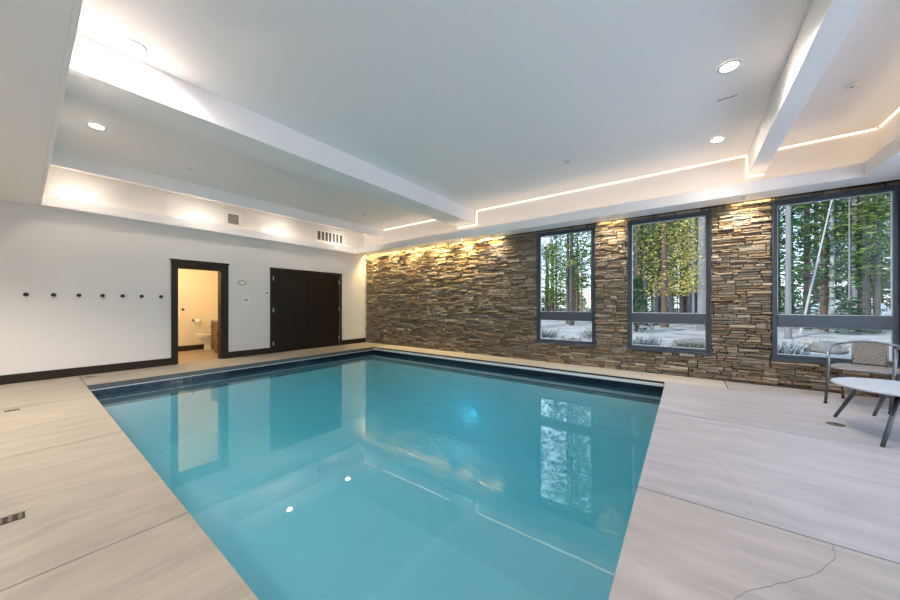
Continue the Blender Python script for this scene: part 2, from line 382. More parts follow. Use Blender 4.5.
# north wall: backing + individually laid ledge stones in one mesh
bm = bmesh.new()
xs = [0]
for a, b in WX: xs += [a, b]
xs += [XE]
for i in range(0, len(xs)-1, 2): bx(bm, xs[i], xs[i+1], .02, .25, -.02, HC+.1)
for a, b in WX:
    bx(bm, a, b, .02, .25, -.02, WZ[0]); bx(bm, a, b, .02, .25, WZ[1], HC+.1)
cl = bm.loops.layers.float_color.new('stone_col')
for f in bm.faces:
    for lp in f.loops: lp[cl] = (.035, .03, .025, 1)
PAL = [(.27, .205, .14), (.31, .245, .17), (.23, .175, .125), (.34, .28, .205), (.28, .245, .20), (.25, .22, .185), (.38, .325, .25), (.20, .165, .13), (.30, .21, .13), (.29, .26, .225), (.44, .39, .32)]
rnd = random.Random(11)
def stone(x0, x1, z0, z1):
    gap = rnd.uniform(.002, .007)
    x0 += gap; x1 -= gap; z0 += gap*.6; z1 -= gap*.6
    d = rnd.uniform(-.052, .008); j = lambda s: rnd.uniform(-s, s)
    ins = min(.014, (z1-z0)*.26)
    back = [(x0, .03, z0), (x1, .03, z0), (x1, .03, z1), (x0, .03, z1)]
    n = 3 if x1-x0 > .16 else 2
    mid, fr = [], []
    cols = [x0+(x1-x0)*k/(n-1) for k in range(n)]
    B = [bm.verts.new(c) for c in back]
    y1 = d + .014
    ring = [bm.verts.new((x0, y1, z0)), bm.verts.new((x1, y1, z0)), bm.verts.new((x1, y1, z1)), bm.verts.new((x0, y1, z1))]
    lo = [bm.verts.new((min(max(cx, x0+ins), x1-ins), d+j(.005), z0+ins+j(ins*.5))) for cx in cols]
    hi = [bm.verts.new((min(max(cx, x0+ins), x1-ins), d+j(.005), z1-ins+j(ins*.5))) for cx in cols]
    fs = []
    for a in range(4): fs.append(bm.faces.new((B[a], B[(a+1) % 4], ring[(a+1) % 4], ring[a])))
    for k in range(n-1): fs.append(bm.faces.new((lo[k], lo[k+1], hi[k+1], hi[k])))
    fs.append(bm.faces.new([ring[0], ring[1]] + lo[::-1])); fs.append(bm.faces.new([ring[2], ring[3]] + hi))
    fs.append(bm.faces.new((ring[1], ring[2], hi[-1], lo[-1]))); fs.append(bm.faces.new((ring[3], ring[0], lo[0], hi[0])))
    c = rnd.choice(PAL); s = rnd.uniform(.8, 1.2)
    for f in fs:
        for lp in f.loops: lp[cl] = (c[0]*s*1.06, c[1]*s*1.01, c[2]*s*.91, 1)
def fill(x0, x1, z0, z1):
    """split the rectangle round the window openings and lay stones"""
    for a, b in WX:
        if x0 < b and x1 > a and z0 < WZ[1] and z1 > WZ[0]:
            if x0 < a: fill(x0, a, z0, z1)
            if x1 > b: fill(b, x1, z0, z1)
            xa, xb = max(x0, a), min(x1, b)
            if z0 < WZ[0] and WZ[0]-z0 > .008: fill(xa, xb, z0, WZ[0])
            if z1 > WZ[1] and z1-WZ[1] > .008: fill(xa, xb, WZ[1], z1)
            return
    if x1-x0 < .012: return
    stone(x0, x1, z0, z1)
z = 0.0
while z < HS-.01:
    bh = min(rnd.uniform(.13, .17), HS-z)
    if HS-z-bh < .05: bh = HS-z
    x = 0.0
    while x < XE:
        pw = rnd.uniform(.32, .75); xe = min(x+pw, XE)
        if XE-xe < .1: xe = XE
        nr = rnd.choice((3, 4, 4, 5)); hs = [rnd.uniform(.6, 1.5) for _ in range(nr)]; tot = sum(hs); zz = z
        for h_ in hs:
            rh = bh*h_/tot; sx = x
            while sx < xe-1e-6:
                sl = rnd.uniform(.06, .34); se = min(sx+sl, xe)
                if xe-se < .05: se = xe
                fill(sx, se, zz, zz+rh); sx = se
            zz += rh
        x = xe
    z += bh
from mathutils import noise as mn
for v_ in bm.verts:
    c = v_.co
    if c.y < .031 and .02 < c.z < HS-.02:
        ok_ = all(not (a-.03 < c.x < b+.03 and WZ[0]-.03 < c.z < WZ[1]+.05) for a, b in WX)
        if ok_:
            c.z += .011*mn.noise(Vector((c.x*3.1, c.z*9, 0))) + .005*mn.noise(Vector((c.x*14, c.z*25, 3)))
wn = link('wall_north', bm, M['stone'])
tag(wn, 'brown and grey stacked ledgestone wall holding three tall windows', 'structure', kind='structure')

# baseboards
tag(boxes('baseboard_west', [(0, .018, YS, D1y[0]-.09, 0, .135), (0, .018, D1y[1]+.12, D2y[0]-.06, 0, .135), (0, .018, D2y[1]+.06, -.04, 0, .135)], M['trimwood'], bevel=.003),
    'dark stained baseboard along the grey wall', 'structure', kind='structure')

# ------------------------------------------------------------------ ceiling tray
BYN, BXE = -.09, 9.80           # band faces north / east
tag(boxes('ceiling', [(W0, XE+.2, YS-.2, .25, HC+.12, HC+.25), (.0, BXE-.04, TY0+.0, -.15, HC, HC+.03)], M['ceil']),
    'pale painted tray ceiling with narrow glowing edge slot', 'structure', kind='structure')
# soffit ring
struct('trim_1', [(0, TX1-TX1+TX0-.03, TY0, TY1+.0, HS, HS+.04), (0, XE, YS, TY0-.03, HS, HS+.04), (TX1+.03, XE, TY0-.03, TY1+.03, HS, HS+.04), (0, XE, TY1+.03, -.09, HS, HS+.04)],
       M['ceil'], 'dropped soffit ring around the recessed ceiling tray')
F = HS+.16
struct('trim_2', [(TX0-.03, TX0, TY0, TY1, HS, F), (TX0-.03, TX1+.03, TY1, TY1+.03, HS, F), (TX1, TX1+.03, TY0, TY1, HS, F), (TX0-.03, TX1+.03, TY0-.03, TY0, HS, HC+.04)],
       M['ceil'], 'fascia board lipping the light cove of the tray', bevel=.004)
# band faces above the cove
struct('trim_3', [(.0, XE, BYN-.012, -.02, HS+.04, HC+.12), (BXE, BXE+.05, TY0, BYN, HS+.04, HC+.12)], M['ceil'], 'upright band above the light cove')
# beams
struct('trim_4', [(3.53, 4.035, TY0, -.2, 3.0, HC+.001)], M['ceil'], 'broad boxed ceiling beam crossing the tray', bevel=.004)
struct('trim_5', [(8.62, 8.79, TY0, -.2, 3.0, HC+.001)], M['ceil'], 'slim boxed ceiling beam above the middle window gap', bevel=.004)
struct('trim_6', [(.86, .89, TY0, -.12, 3.085, HC+.001)], M['ceil'], 'narrow boxed ceiling beam beside the grey wall band', bevel=.004)

def lamp(name, typ, loc, energy, color, rot=(0,0,0), **kw):
    ld = bpy.data.lights.new(name, typ); ld.energy = energy; ld.color = color
    for k, v_ in kw.items(): setattr(ld, k, v_)
    o = bpy.data.objects.new(name, ld); COL.objects.link(o); o.location = loc; o.rotation_euler = rot; return o
WARM = (1, .87, .66); SOFT = (1, .885, .80)
# LED strips: in the cove trough and in the upper slot
def led(name, label, b, group=None): return tag(boxes(name, [b], M['led']), label, 'light strip', group)
led('led_strip', 'warm light strip in the cove trough along the stone wall', (.2, 9.6, TY1+.09, TY1+.11, HS+.045, HS+.06))
led('led_strip', 'warm light strip in the cove trough along the grey wall', (.03, .045, TY0+.1, TY1, HS+.045, HS+.06))
led('led_strip', 'warm light strip in the cove trough at the east end', (TX1+.08, TX1+.10, TY0+.1, TY1-.05, HS+.045, HS+.06))
for a_, b_, c_ in ((.0, .86, 'behind the narrow beam'), (.9, 3.52, 'between the narrow and broad beams'), (4.05, 8.6, 'between the broad and slim beams'), (8.8, 9.78, 'beyond the slim beam')):
    led('led_strip', 'thin glowing strip above the stone wall, '+c_, (a_+.01, b_, BYN-.024, BYN-.013, HC-.002, HC+.012))
for nm_, bl__ in (('broad', [(4.037, 4.049, BYN-.024, BYN-.013, 2.99, HC-.005), (3.53, 4.036, BYN-.024, BYN-.013, 2.985, 2.997)]), ('slim', [(8.606, 8.618, BYN-.024, BYN-.013, 2.99, HC-.005), (8.619, 8.79, BYN-.024, BYN-.013, 2.985, 2.997)])):
    tag(boxes('led_strip', bl__, M['led']), 'thin glowing strip wrapping the end of the %s beam' % nm_, 'light strip')
led('led_strip', 'warm light strip in the ceiling slot at the east end', (BXE-.012, BXE-.001, TY0+.1, -.16, HC-.002, HC+.012))
CV = .6
lamp('cove_north', 'AREA', (4.9, TY1+.2, HS+.07), CV*2.2, WARM, (R(180), 0, 0), shape='RECTANGLE', size=9.2, size_y=.12)
lamp('cove_east', 'AREA', (TX1+.12, -3.3, HS+.07), CV*1.3, WARM, (R(180), 0, 0), shape='RECTANGLE', size=.12, size_y=5.6)
lamp('cove_west', 'AREA', (.06, -3.3, HS+.07), CV*.6, WARM, (R(180), 0, 0), shape='RECTANGLE', size=.05, size_y=5.6)

lamp('added_pool_light_lamp', 'AREA', POOLW, 3.2, (.12, .66, 1), (R(-90), 0, 0), shape='DISK', size=.3)
# recessed downlights
def downlight(label, x, y, z, group=None, power=60, spot=120, col=SOFT, r=.062, es=None):
    t = thing('recessed_downlight', label, 'ceiling light', (x, y, z), 0, group)
    bm = bmesh.new()
    seg = 28; A = []
    for rr, zz in ((r*1.35, 0), (r*1.35, -.006), (r, -.008), (r*.95, -.001)):
        A.append([bm.verts.new((rr*math.cos(2*math.pi*k/seg), rr*math.sin(2*math.pi*k/seg), zz)) for k in range(seg)])
    for a_, b_ in zip(A, A[1:]):
        for k in range(seg): bm.faces.new((a_[k], a_[(k+1) % seg], b_[(k+1) % seg], b_[k])).smooth = True
    link('trim_ring', bm, M['whiteplastic'], t)
    bm = bmesh.new(); cyl(bm, (0, 0, -.004), r*.95, .003, 'z', 28); link('lens', bm, M['lens'], t)
    lamp('downlight_lamp', 'SPOT', (x, y, z-.03), power, col, (0, 0, 0), spot_size=R(spot), spot_blend=.6, shadow_soft_size=.05)
    return t
for k, y in enumerate((-5.80, -4.20, -2.62, -1.03)):
    downlight(['recessed downlight above the wall hooks behind the narrow beam', 'recessed downlight above the bathroom doorway behind the narrow beam',
               'recessed downlight above the double doors behind the narrow beam', 'recessed downlight behind the narrow beam nearest the stone wall'][k],
              .50, y, HC-.001, power=1.0, spot=140, col=SOFT)
downlight('bright recessed downlight just beside the broad beam', 4.22, -5.78, HC-.001, power=26, spot=168)
downlight('recessed downlight between the broad beam and the narrow beam', 2.21, -5.80, HC-.001, power=30, spot=95)
downlight('brightest recessed downlight beside the slim beam', 8.22, -2.54, HC-.001, power=60, spot=150)
downlight('recessed downlight beside the slim beam near the stone wall', 8.23, -.95, HC-.001, power=8, spot=95)
for lab, x, y in (('unseen soffit downlight added over the deck behind the camera, west one', 2.6, -7.4), ('unseen soffit downlight added over the deck behind the camera, east one', 7.6, -7.6)):
    downlight(lab, x, y, HS-.001, power=125 if x < 5 else 60, spot=142 if x < 5 else 120)  # pair of out-of-view downlights added to raise the ambient light
for k, x in enumerate((.35, 1.2, 2.05, 2.9, 3.75, 4.55, 6.82, 8.55)):
    t = thing('wall_washer', ['small can washer under the soffit in the stone wall corner', 'second can washer under the soffit from the corner', 'third can washer under the soffit from the corner',
              'fourth can washer under the soffit from the corner', 'fifth can washer under the soffit from the corner', 'can washer under the soffit nearest the first window', 'can washer under the soffit between the first and middle windows', 'can washer under the soffit between the middle and third windows'][k], 'ceiling light', (x, -.30, HS))
    bm = bmesh.new(); cyl(bm, (0, 0, -.012), .030, .012, 'z', 20, cap=False); cyl(bm, (0, 0, -.012), .026, .012, 'z', 20, cap=False)
    link('can', bm, M['whiteplastic'], t)
    lamp('washer_lamp', 'SPOT', (x, -.30, HS-.015), (16, 17, 22, 28, 28, 14, 17, 24)[k], (1, .76, .36) if k < 5 else (1, .86, .68), (R(32 if k < 5 else 22), 0, 0), spot_size=R(120), spot_blend=1, shadow_soft_size=.012)
for k, y in enumerate((-5.80, -4.22, -2.68, -1.05)):
    t = thing('cove_puck_light', ['small puck light in the wall cove above the hooks', 'small puck light in the wall cove above the bathroom doorway', 'small puck light in the wall cove above the double doors', 'small puck light in the wall cove nearest the stone wall'][k], 'ceiling light', (.06, y, HS+.04))
    bm = bmesh.new(); lathe(bm, [(.030, 0), (.030, .014), (.026, .017)]); link('housing', bm, M['whiteplastic'], t)
    bm = bmesh.new(); cyl(bm, (0, 0, .018), .022, .003, 'z', 16); link('lens', bm, M['lens'], t)
    lamp('puck_lamp', 'SPOT', (.075, y, HS+.075), 1.6, (1, .88, .70), (R(180), R(12), 0), spot_size=R(165), spot_blend=.7, shadow_soft_size=.02)
# concealed wall-wash strips in the soffit edge over the stone
for x0_, x1_, pw, lab in ((.08, 4.7, 16, 'long warm wall wash strip recessed over the plain stone'), (6.64, 7.02, .8, 'short warm wall wash strip between the first and middle windows'),
                          (8.5, 8.85, .8, 'short warm wall wash strip between the middle and third windows')):
    tag(boxes('wall_wash_strip', [(x0_, x1_, -.088, -.078, HS+.022, HS+.036)], M['led']), lab, 'light strip')
    lamp('wall_wash_lamp', 'AREA', ((x0_+x1_)/2, -.066, HS+.026), pw, (1, .74, .30), (R(12), 0, 0), shape='RECTANGLE', size=x1_-x0_, size_y=.018)

# ceiling detectors
for lab, x, y in (('round white detector on the tray ceiling near the slim beam end', 9.21, -1.50), ('small round sprinkler cover on the middle of the tray ceiling', 6.49, -1.47),
                  ('small round sprinkler cover above the bathroom doorway', 1.65, -4.75), ('small round sprinkler cover above the double doors', 1.74, -1.47)):
    t = thing('ceiling_detector', lab, 'detector', (x, y, HC))
    bm = bmesh.new(); lathe(bm, [(.05, 0), (.05, -.008), (.042, -.014), (.02, -.017)][::-1]); link('cover_plate', bm, M['whiteplastic'], t)
    bm = bmesh.new(); cyl(bm, (0, 0, -.024), .014, .008, 'z', 14); link('sensor', bm, M['greyplastic'], t)
tag(boxes('ceiling_slot', [(8.17, 8.33, -1.98, -1.965, HC-.004, HC-.0005)], M['greyplastic']), 'thin dark ceiling slot between the two bright downlights', 'slot')

# vents in the west band
t = thing('ceiling_vent', 'square cream vent grille above the bathroom doorway', 'vent', (0.001, -3.597, 3.005))
boxes('frame', [(0, .022, -.16, .16, .105, .155), (0, .022, -.16, .16, -.155, -.105), (0, .022, -.16, -.105, -.105, .105), (0, .022, .105, .16, -.105, .105)], M['ventpaint'], t, .002)
boxes('backing', [(0, .003, -.115, .115, -.105, .105)], M['ventdark'], t)
for k in range(7):
    o = boxes('slat', [(.002, .011, -.115, .115, -.092+k*.028, -.087+k*.028)], M['ventpaint'], t)
t = thing('ceiling_vent', 'long cream vent grille with upright bars above the double doors', 'vent', (0.001, -1.25, 3.01))
boxes('frame', [(0, .014, -.42, .42, .12, .15), (0, .014, -.42, .42, -.15, -.12), (0, .014, -.42, -.385, -.12, .12), (0, .014, .385, .42, -.12, .12)], M['ventpaint'], t, .002)
boxes('backing', [(0, .003, -.385, .385, -.12, .12)], M['ventdark'], t)
for k in range(6):
    y = -.385+.11*(k+1); boxes('bar', [(.002, .013, y-.018, y+.018, -.12, .12)], M['ventpaint'], t)

# ------------------------------------------------------------------ doors
# door_1: cased opening to the bathroom
d1 = thing('door_1', 'dark wooden door casing open to the lit bathroom', 'door', (0, 0, 0)); d1['kind'] = 'structure'
a, b = D1y
boxes('casing', [(0, .022, a-.09, a, 0, D1h), (0, .022, b, b+.115, 0, D1h)], M['trimwood'], d1, .003)
boxes('head_casing', [(0, .024, a-.09, b+.115, D1h, D1h+.115), (0, .034, a-.11, b+.135, D1h+.115, D1h+.145)], M['trimwood'], d1, .003)
boxes('jamb', [(W0, 0, a, a+.018, 0, D1h), (W0, 0, b-.018, b, 0, D1h), (W0, 0, a, b, D1h-.018, D1h)], M['trimwood'], d1)
# door_2: double doors
d2 = thing('door_2', 'closed pair of dark wooden double doors', 'door', (0, 0, 0)); d2['kind'] = 'structure'
a, b = D2y; mid = (a+b)/2
boxes('casing', [(0, .02, a-.06, a+.0, 0, D2h+.05), (0, .02, b, b+.06, 0, D2h+.05)], M['trimwood'], d2, .003)
boxes('head_casing', [(0, .021, a, b, D2h, D2h+.05)], M['trimwood'], d2, .003)
boxes('jamb', [(W0, -.06, a, b, -.0, D2h)], M['trimwood'], d2)  # solid backing filling the opening, added to stop sky light leaking in
boxes('threshold', [(-.06, 0, a, b, -.02, .010)], M['trimwood'], d2)
for s, (y0, y1) in enumerate(((a+.004, mid-.002), (mid+.002, b-.004))):
    lf = boxes('door_leaf', [(-.05, -.008, y0, y1, .012, D2h-.004)], M['door'], d2, .002)
    hy = y0+.0 if s == 0 else y1
    for z in (.22, 1.02, 1.78):
        bm = bmesh.new(); cyl(bm, (.002, hy, z-.05), .009, .10, 'z', 12); bx(bm, -.009, -.004, min(hy, hy+(.03 if s == 0 else -.03)), max(hy, hy+(.03 if s == 0 else -.03)), z-.045, z+.045)
        link('hinge', bm, M['steel'], lf)
    ky = mid-.07 if s == 0 else mid+.07
    bm = bmesh.new(); cyl(bm, (-.009, ky, .98), .024, .014, 'x', 18); tube(bm, [(0, ky, .98), (.04, ky, .98), (.042, ky+(-.09 if s == 0 else .09), .98)], .008)
    link('door_handle', bm, M['black'], lf)

# ------------------------------------------------------------------ wall fittings
hooks = [(-6.298), (-6.041), (-5.783), (-5.524), (-5.286), (-5.044), (-4.78)]
hl = ['black wall hook farthest from the bathroom doorway', 'second black wall hook counted from the far end of the row', 'third black wall hook counted from the far end of the row',
      'middle black wall hook of the row of seven', 'third black wall hook counted from the bathroom doorway', 'second black wall hook counted from the bathroom doorway', 'black wall hook nearest the bathroom doorway']
def mkhook():
    t = thing('wall_hook', hl[0], 'hook', (0, hooks[0], 1.30), 0, 'wall hooks in a row')
    bm = bmesh.new(); cyl(bm, (0, 0, 0), .028, .007, 'x', 24); link('back_plate', bm, M['black'], t, .0015)
    bm = bmesh.new(); tube(bm, spline([(.005, 0, 0), (.03, 0, -.004), (.05, 0, .004), (.057, 0, .022)], 5), [.009]*15+[.011], 12)
    cyl(bm, (.045, 0, .018), .014, .012, 'z', 16); link('peg', bm, M['black'], t)
    bm = bmesh.new(); tube(bm, spline([(.006, 0, -.018), (.012, 0, -.04), (.024, 0, -.046), (.03, 0, -.036)], 4), .0045, 10); link('lower_prong', bm, M['steel'], t)
    return t
h0 = mkhook()
for i, y in enumerate(hooks):
    o = h0 if i == 0 else copy_tree(h0)
    o.location = (0, y, 1.30); o['label'] = hl[i]
# oval chime / alarm ring
t = thing('wall_ring', 'small grey oval ring fitting high between the doorways', 'fitting', (0, -3.425, 1.635))
bm = bmesh.new(); tube(bm, [(.012, .075*math.cos(2*math.pi*k/32), .045*math.sin(2*math.pi*k/32)) for k in range(32)], .010, 10, closed=True); link('ring', bm, M['greyplastic'], t)
bm = bmesh.new(); lathe(bm, [(1, 0), (1, .01), (.9, .014)], seg=32)
bmesh.ops.transform(bm, matrix=Matrix.Rotation(R(90), 4, 'Y') @ Matrix.Diagonal((.044, .074, 1, 1)), verts=bm.verts); link('cover', bm, M['whiteplastic'], t)
def switch(label, y, z, n, cat='switch'):
    t = thing('light_switch', label, cat, (0, y, z)); w = .035+.023*n
    boxes('switch_plate', [(0, .006, -w, w, -.058, .058)], M['whiteplastic'], t, .002)
    for k in range(n):
        c = (k-(n-1)/2)*.046
        boxes('rocker', [(.004, .011, c-.016, c+.016, -.033, .033)], M['greyplastic'], t, .0015)
switch('light switch plate with two grey rockers between the doorways', -3.345, 1.255, 2)
switch('light switch plate with one rocker by the stone wall corner', -.705, 1.10, 1)
t = thing('wall_thermostat', 'white thermostat box with dark display beside the double doors', 'thermostat', (0, -2.905, 1.415))
boxes('case', [(0, .024, -.038, .038, -.06, .06)], M['whiteplastic'], t, .004)
boxes('display', [(.0235, .026, -.018, .018, -.012, .022)], M['black'], t)
boxes('wire_cover', [(0, .008, -.006, .006, -.30, -.062)], M['wall'], t)

# ------------------------------------------------------------------ windows
def window(k, label, x0, x1):
    w = thing('window_%d' % k, label, 'window', (0, 0, 0)); w['kind'] = 'structure'
    z0, z1 = WZ; e = .045; r0, r1 = .832, 1.02
    bm = bmesh.new()
    # reveal lining
    for b_ in ((x0-.0, x0+.014, -.03, .2, z0, z1), (x1-.014, x1, -.03, .2, z0, z1), (x0, x1, -.03, .2, z0, z0+.014), (x0, x1, -.03, .2, z1-.014, z1)): bx(bm, *b_)
    link('reveal', bm, M['frame'], w)
    bm = bmesh.new()
    y0, y1 = .02, .085
    for b_ in ((x0+.014, x0+e+.014, y0, y1, z0+.014, z1-.014), (x1-e-.014, x1-.014, y0, y1, z0+.014, z1-.014),
               (x0+e+.014, x1-e-.014, y0, y1, z0+.014, z0+e+.014), (x0+e+.014, x1-e-.014, y0, y1, z1-e-.014, z1-.014), (x0+e+.014, x1-e-.014, y0-.012, y1, r0+.012, r1-.012)): bx(bm, *b_)
    link('window_frame', bm, M['frame'], w, .003)
    bm = bmesh.new(); s = .008; X0, X1 = x0+e+.014, x1-e-.014
    for (a_, b_) in ((z0+e+.014, r0+.012), (r1-.012, z1-e-.014)):
        bx(bm, X0, X1, y0+.02, y0+.05, a_, a_+s); bx(bm, X0, X1, y0+.02, y0+.05, b_-s, b_)
        bx(bm, X0, X0+s, y0+.02, y0+.05, a_+s, b_-s); bx(bm, X1-s, X1, y0+.02, y0+.05, a_+s, b_-s)
    link('gasket', bm, M['framelight'], w)
    for (a_, b_) in ((z0+e+.014, r0+.012), (r1-.012, z1-e-.014)):
        boxes('pane', [(X0+s, X1-s, y0+.032, y0+.038, a_+s, b_-s)], M['glass'], w)
    bm = bmesh.new(); bx(bm, x0-.012, x1+.012, -.045, -.03, z0-.018, z0+.006); bx(bm, x0-.012, x1+.012, -.03, .02, z0-.014, z0)
    link('window_sill', bm, M['frame'], w)
window(1, 'dark framed window in the stone wall nearest the corner', *WX[0])
window(2, 'dark framed middle window of the stone wall', *WX[1])
window(3, 'dark framed window in the stone wall behind the wicker chair', *WX[2])
# unseen east glazing, added to brighten the room
w = thing('window_4', 'unseen wide glazed wall opening added beside the table', 'window'); w['kind'] = 'structure'
nb_ = 5; bw = (E1-E0)/nb_; bl = [(XE+.02, XE+.09, E0, E1, EZ0, EZ0+.06), (XE+.02, XE+.09, E0, E1, EZ1-.06, EZ1)]
for k in range(nb_+1):
    y = E0+k*bw; bl.append((XE+.02, XE+.09, max(E0, y-.035), min(E1, y+.035), EZ0+.06, EZ1-.06))
boxes('window_frame', bl, M['frame'], w)
for k in range(nb_): boxes('pane', [(XE+.05, XE+.056, E0+k*bw+.035, E0+(k+1)*bw-.035, EZ0+.06, EZ1-.06)], M['glass'], w)

# ------------------------------------------------------------------ bathroom
BX, BN, BS = -2.12, -3.10, -5.3
struct('wall_bathroom', [(BX-.1, BX, BS-.1, BN+.1, -.02, 2.5), (BX, W0, BN, BN+.1, -.02, 2.5), (BX, W0, BS-.1, BS, -.02, 2.5)], M['bathwall'], 'cream bathroom walls seen through the doorway')
struct('wall_bathroom', [(W0-.01, W0, BS, D1y[0], -.02, 2.5), (W0-.01, W0, D1y[1], BN, -.02, 2.5), (W0-.01, W0, D1y[0], D1y[1], D1h, 2.5)], M['bathwall'], 'cream inner face of the wall around the bathroom doorway')
struct('ceiling_bathroom', [(BX-.1, W0, BS-.1, BN+.1, 2.5, 2.6)], M['ceil'], 'white bathroom ceiling')
struct('floor_bathroom', [(BX-.1, W0, BS-.1, BN+.1, -.12, -.001), (W0, 0, D1y[0], D1y[1], -.12, -.001)], M['bathfloor'], 'tan bathroom floor beyond the door casing')
tag(boxes('baseboard_bathroom', [(BX, BX+.016, BS, BN, 0, .13), (BX+.016, W0-.01, BN-.016, BN, 0, .13)], M['trimwood']), 'dark baseboard in the bathroom', 'structure', kind='structure')
# toilet: bowl points to -y
t = thing('toilet', 'white toilet beside the wooden vanity in the bathroom', 'toilet', (-1.74, BN, 0))
bm = bmesh.new()
rings = []
for z, sx, sy, cy in ((0, .11, .21, -.33), (.06, .10, .20, -.33), (.18, .10, .19, -.33), (.28, .14, .22, -.38), (.36, .18, .24, -.44), (.395, .185, .245, -.445)):
    rings.append([bm.verts.new((sx*math.cos(2*math.pi*k/28), cy+sy*math.sin(2*math.pi*k/28), z)) for k in range(28)])
for A_, B_ in zip(rings, rings[1:]):
    for k in range(28): bm.faces.new((A_[k], A_[(k+1) % 28], B_[(k+1) % 28], B_[k])).smooth = True
bm.faces.new(rings[0][::-1]); bm.faces.new(rings[-1]); link('bowl', bm, M['porcelain'], t)
bm = bmesh.new(); lathe(bm, [(.97, .397), (1, .40), (1, .425), (.95, .435)], (0, -.445, 0), 28, .19, .25); link('seat', bm, M['porcelain'], t)
bm = bmesh.new(); bx(bm, -.20, .20, -.20, -.02, .40, .76); link('tank', bm, M['porcelain'], t, .02)
bm = bmesh.new(); bx(bm, -.21, .21, -.21, -.015, .762, .79); link('tank_lid', bm, M['porcelain'], t, .008)
# vanity
t = thing('vanity_cabinet', 'brown wooden vanity cabinet at the bathroom door side', 'cabinet', (-1.22, BN, 0))
boxes('body', [(0, .86, -.53, -.02, .08, .755), (.03, .83, -.48, -.05, 0, .08)], M['vanity'], t, .003)
boxes('countertop', [(-.01, .87, -.545, -.018, .757, .79)], M['counter'], t, .004)
for k in range(3):
    d_ = boxes('drawer', [(.02, .20, -.548, -.532, .11+k*.215, .30+k*.215)], M['vanity'], t, .003)
    boxes('handle', [(.06, .16, -.565, -.549, .20+k*.215, .212+k*.215)], M['black'], d_)
for k in range(2):
    d_ = boxes('door', [(.22+k*.32, .52+k*.32, -.548, -.532, .11, .73)], M['vanity'], t, .003)
    boxes('handle', [(.49+k*.06, .50+k*.06, -.565, -.549, .40, .52)], M['black'], d_)
# paper holder and towel dispenser
t = thing('toilet_paper_holder', 'white paper roll on a dark holder above the toilet', 'paper holder', (BX, -3.68, .73))
bm = bmesh.new(); cyl(bm, (0, -.07, .03), .022, .02, 'x', 16); tube(bm, [(.015, -.07, .03), (.06, -.07, .03), (.06, -.07, 0), (.06, .08, 0)], .008); link('arm', bm, M['black'], t)
bm = bmesh.new(); cyl(bm, (.06, -.05, 0), .055, .12, 'y', 24); link('paper_roll', bm, M['paper'], t)
t = thing('hand_towel', 'white hand towel hanging in the bathroom from a dark hook', 'towel', (BX, -4.08, 1.02))
bm = bmesh.new(); bx(bm, .005, .03, -.09, .07, -.20, .10); link('cloth', bm, M['paper'], t, .01)
t = thing('robe_hook', 'small dark round hook on the cream bathroom wall', 'hook', (BX, -3.95, 1.03))
bm = bmesh.new(); cyl(bm, (0, 0, 0), .030, .014, 'x', 20); link('back_plate', bm, M['black'], t)
bm = bmesh.new(); tube(bm, [(.012, 0, 0), (.05, 0, 0), (.055, 0, .02)], .009); link('peg', bm, M['black'], t)
t = thing('bathroom_ceiling_light', 'round warm ceiling light in the bathroom', 'ceiling light', (-1.0, -4.9, 2.5))
bm = bmesh.new(); lathe(bm, [(.12, -.05), (.15, -.03), (.15, 0)]); link('diffuser', bm, simple('bath_light_glass', (1, .9, .7), .5, emit=(1, .78, .48), estr=2.5), t)
lamp('bathroom_lamp', 'POINT', (-1.0, -4.9, 2.35), 22, (1, .80, .55), shadow_soft_size=.12)

# ------------------------------------------------------------------ floor drains
def drain(label, x, y, lx, ly, n, along='y', rz=0):
    t = thing('floor_drain', label, 'drain', (x, y, .0005), rz)
    boxes('drain_frame', [(-lx, lx, -ly, ly, 0, .0015)], M['gap'], t)
    for k in range(n):
        c = -ly+(2*ly)*(k+.5)/n
        boxes('grate_bar', [(-lx, lx, c-ly/n*.45, c+ly/n*.45, .001, .004)], M['drain'], t)
drain('wide slotted bronze drain set in the deck slab, nearest the camera', 4.992, -6.475, .045, .145, 9)
drain('small slotted drain farther along the same deck slab strip', 2.02, -6.40, .03, .05, 3)
drain('tiny dark drain slot by the pool corner under the hooks', .28, -5.69, .03, .05, 3)
t = thing('skimmer_lid', 'small round dark lid flush in the deck beside the table', 'lid', (9.06, -1.68, 0))
bm = bmesh.new(); lathe(bm, [(.062, .0003), (.062, .003), (.05, .0045)]); link('lid', bm, M['drain'], t)
bm = bmesh.new(); cyl(bm, (0, 0, .004), .012, .002, 'z', 14); link('knob', bm, M['black'], t)

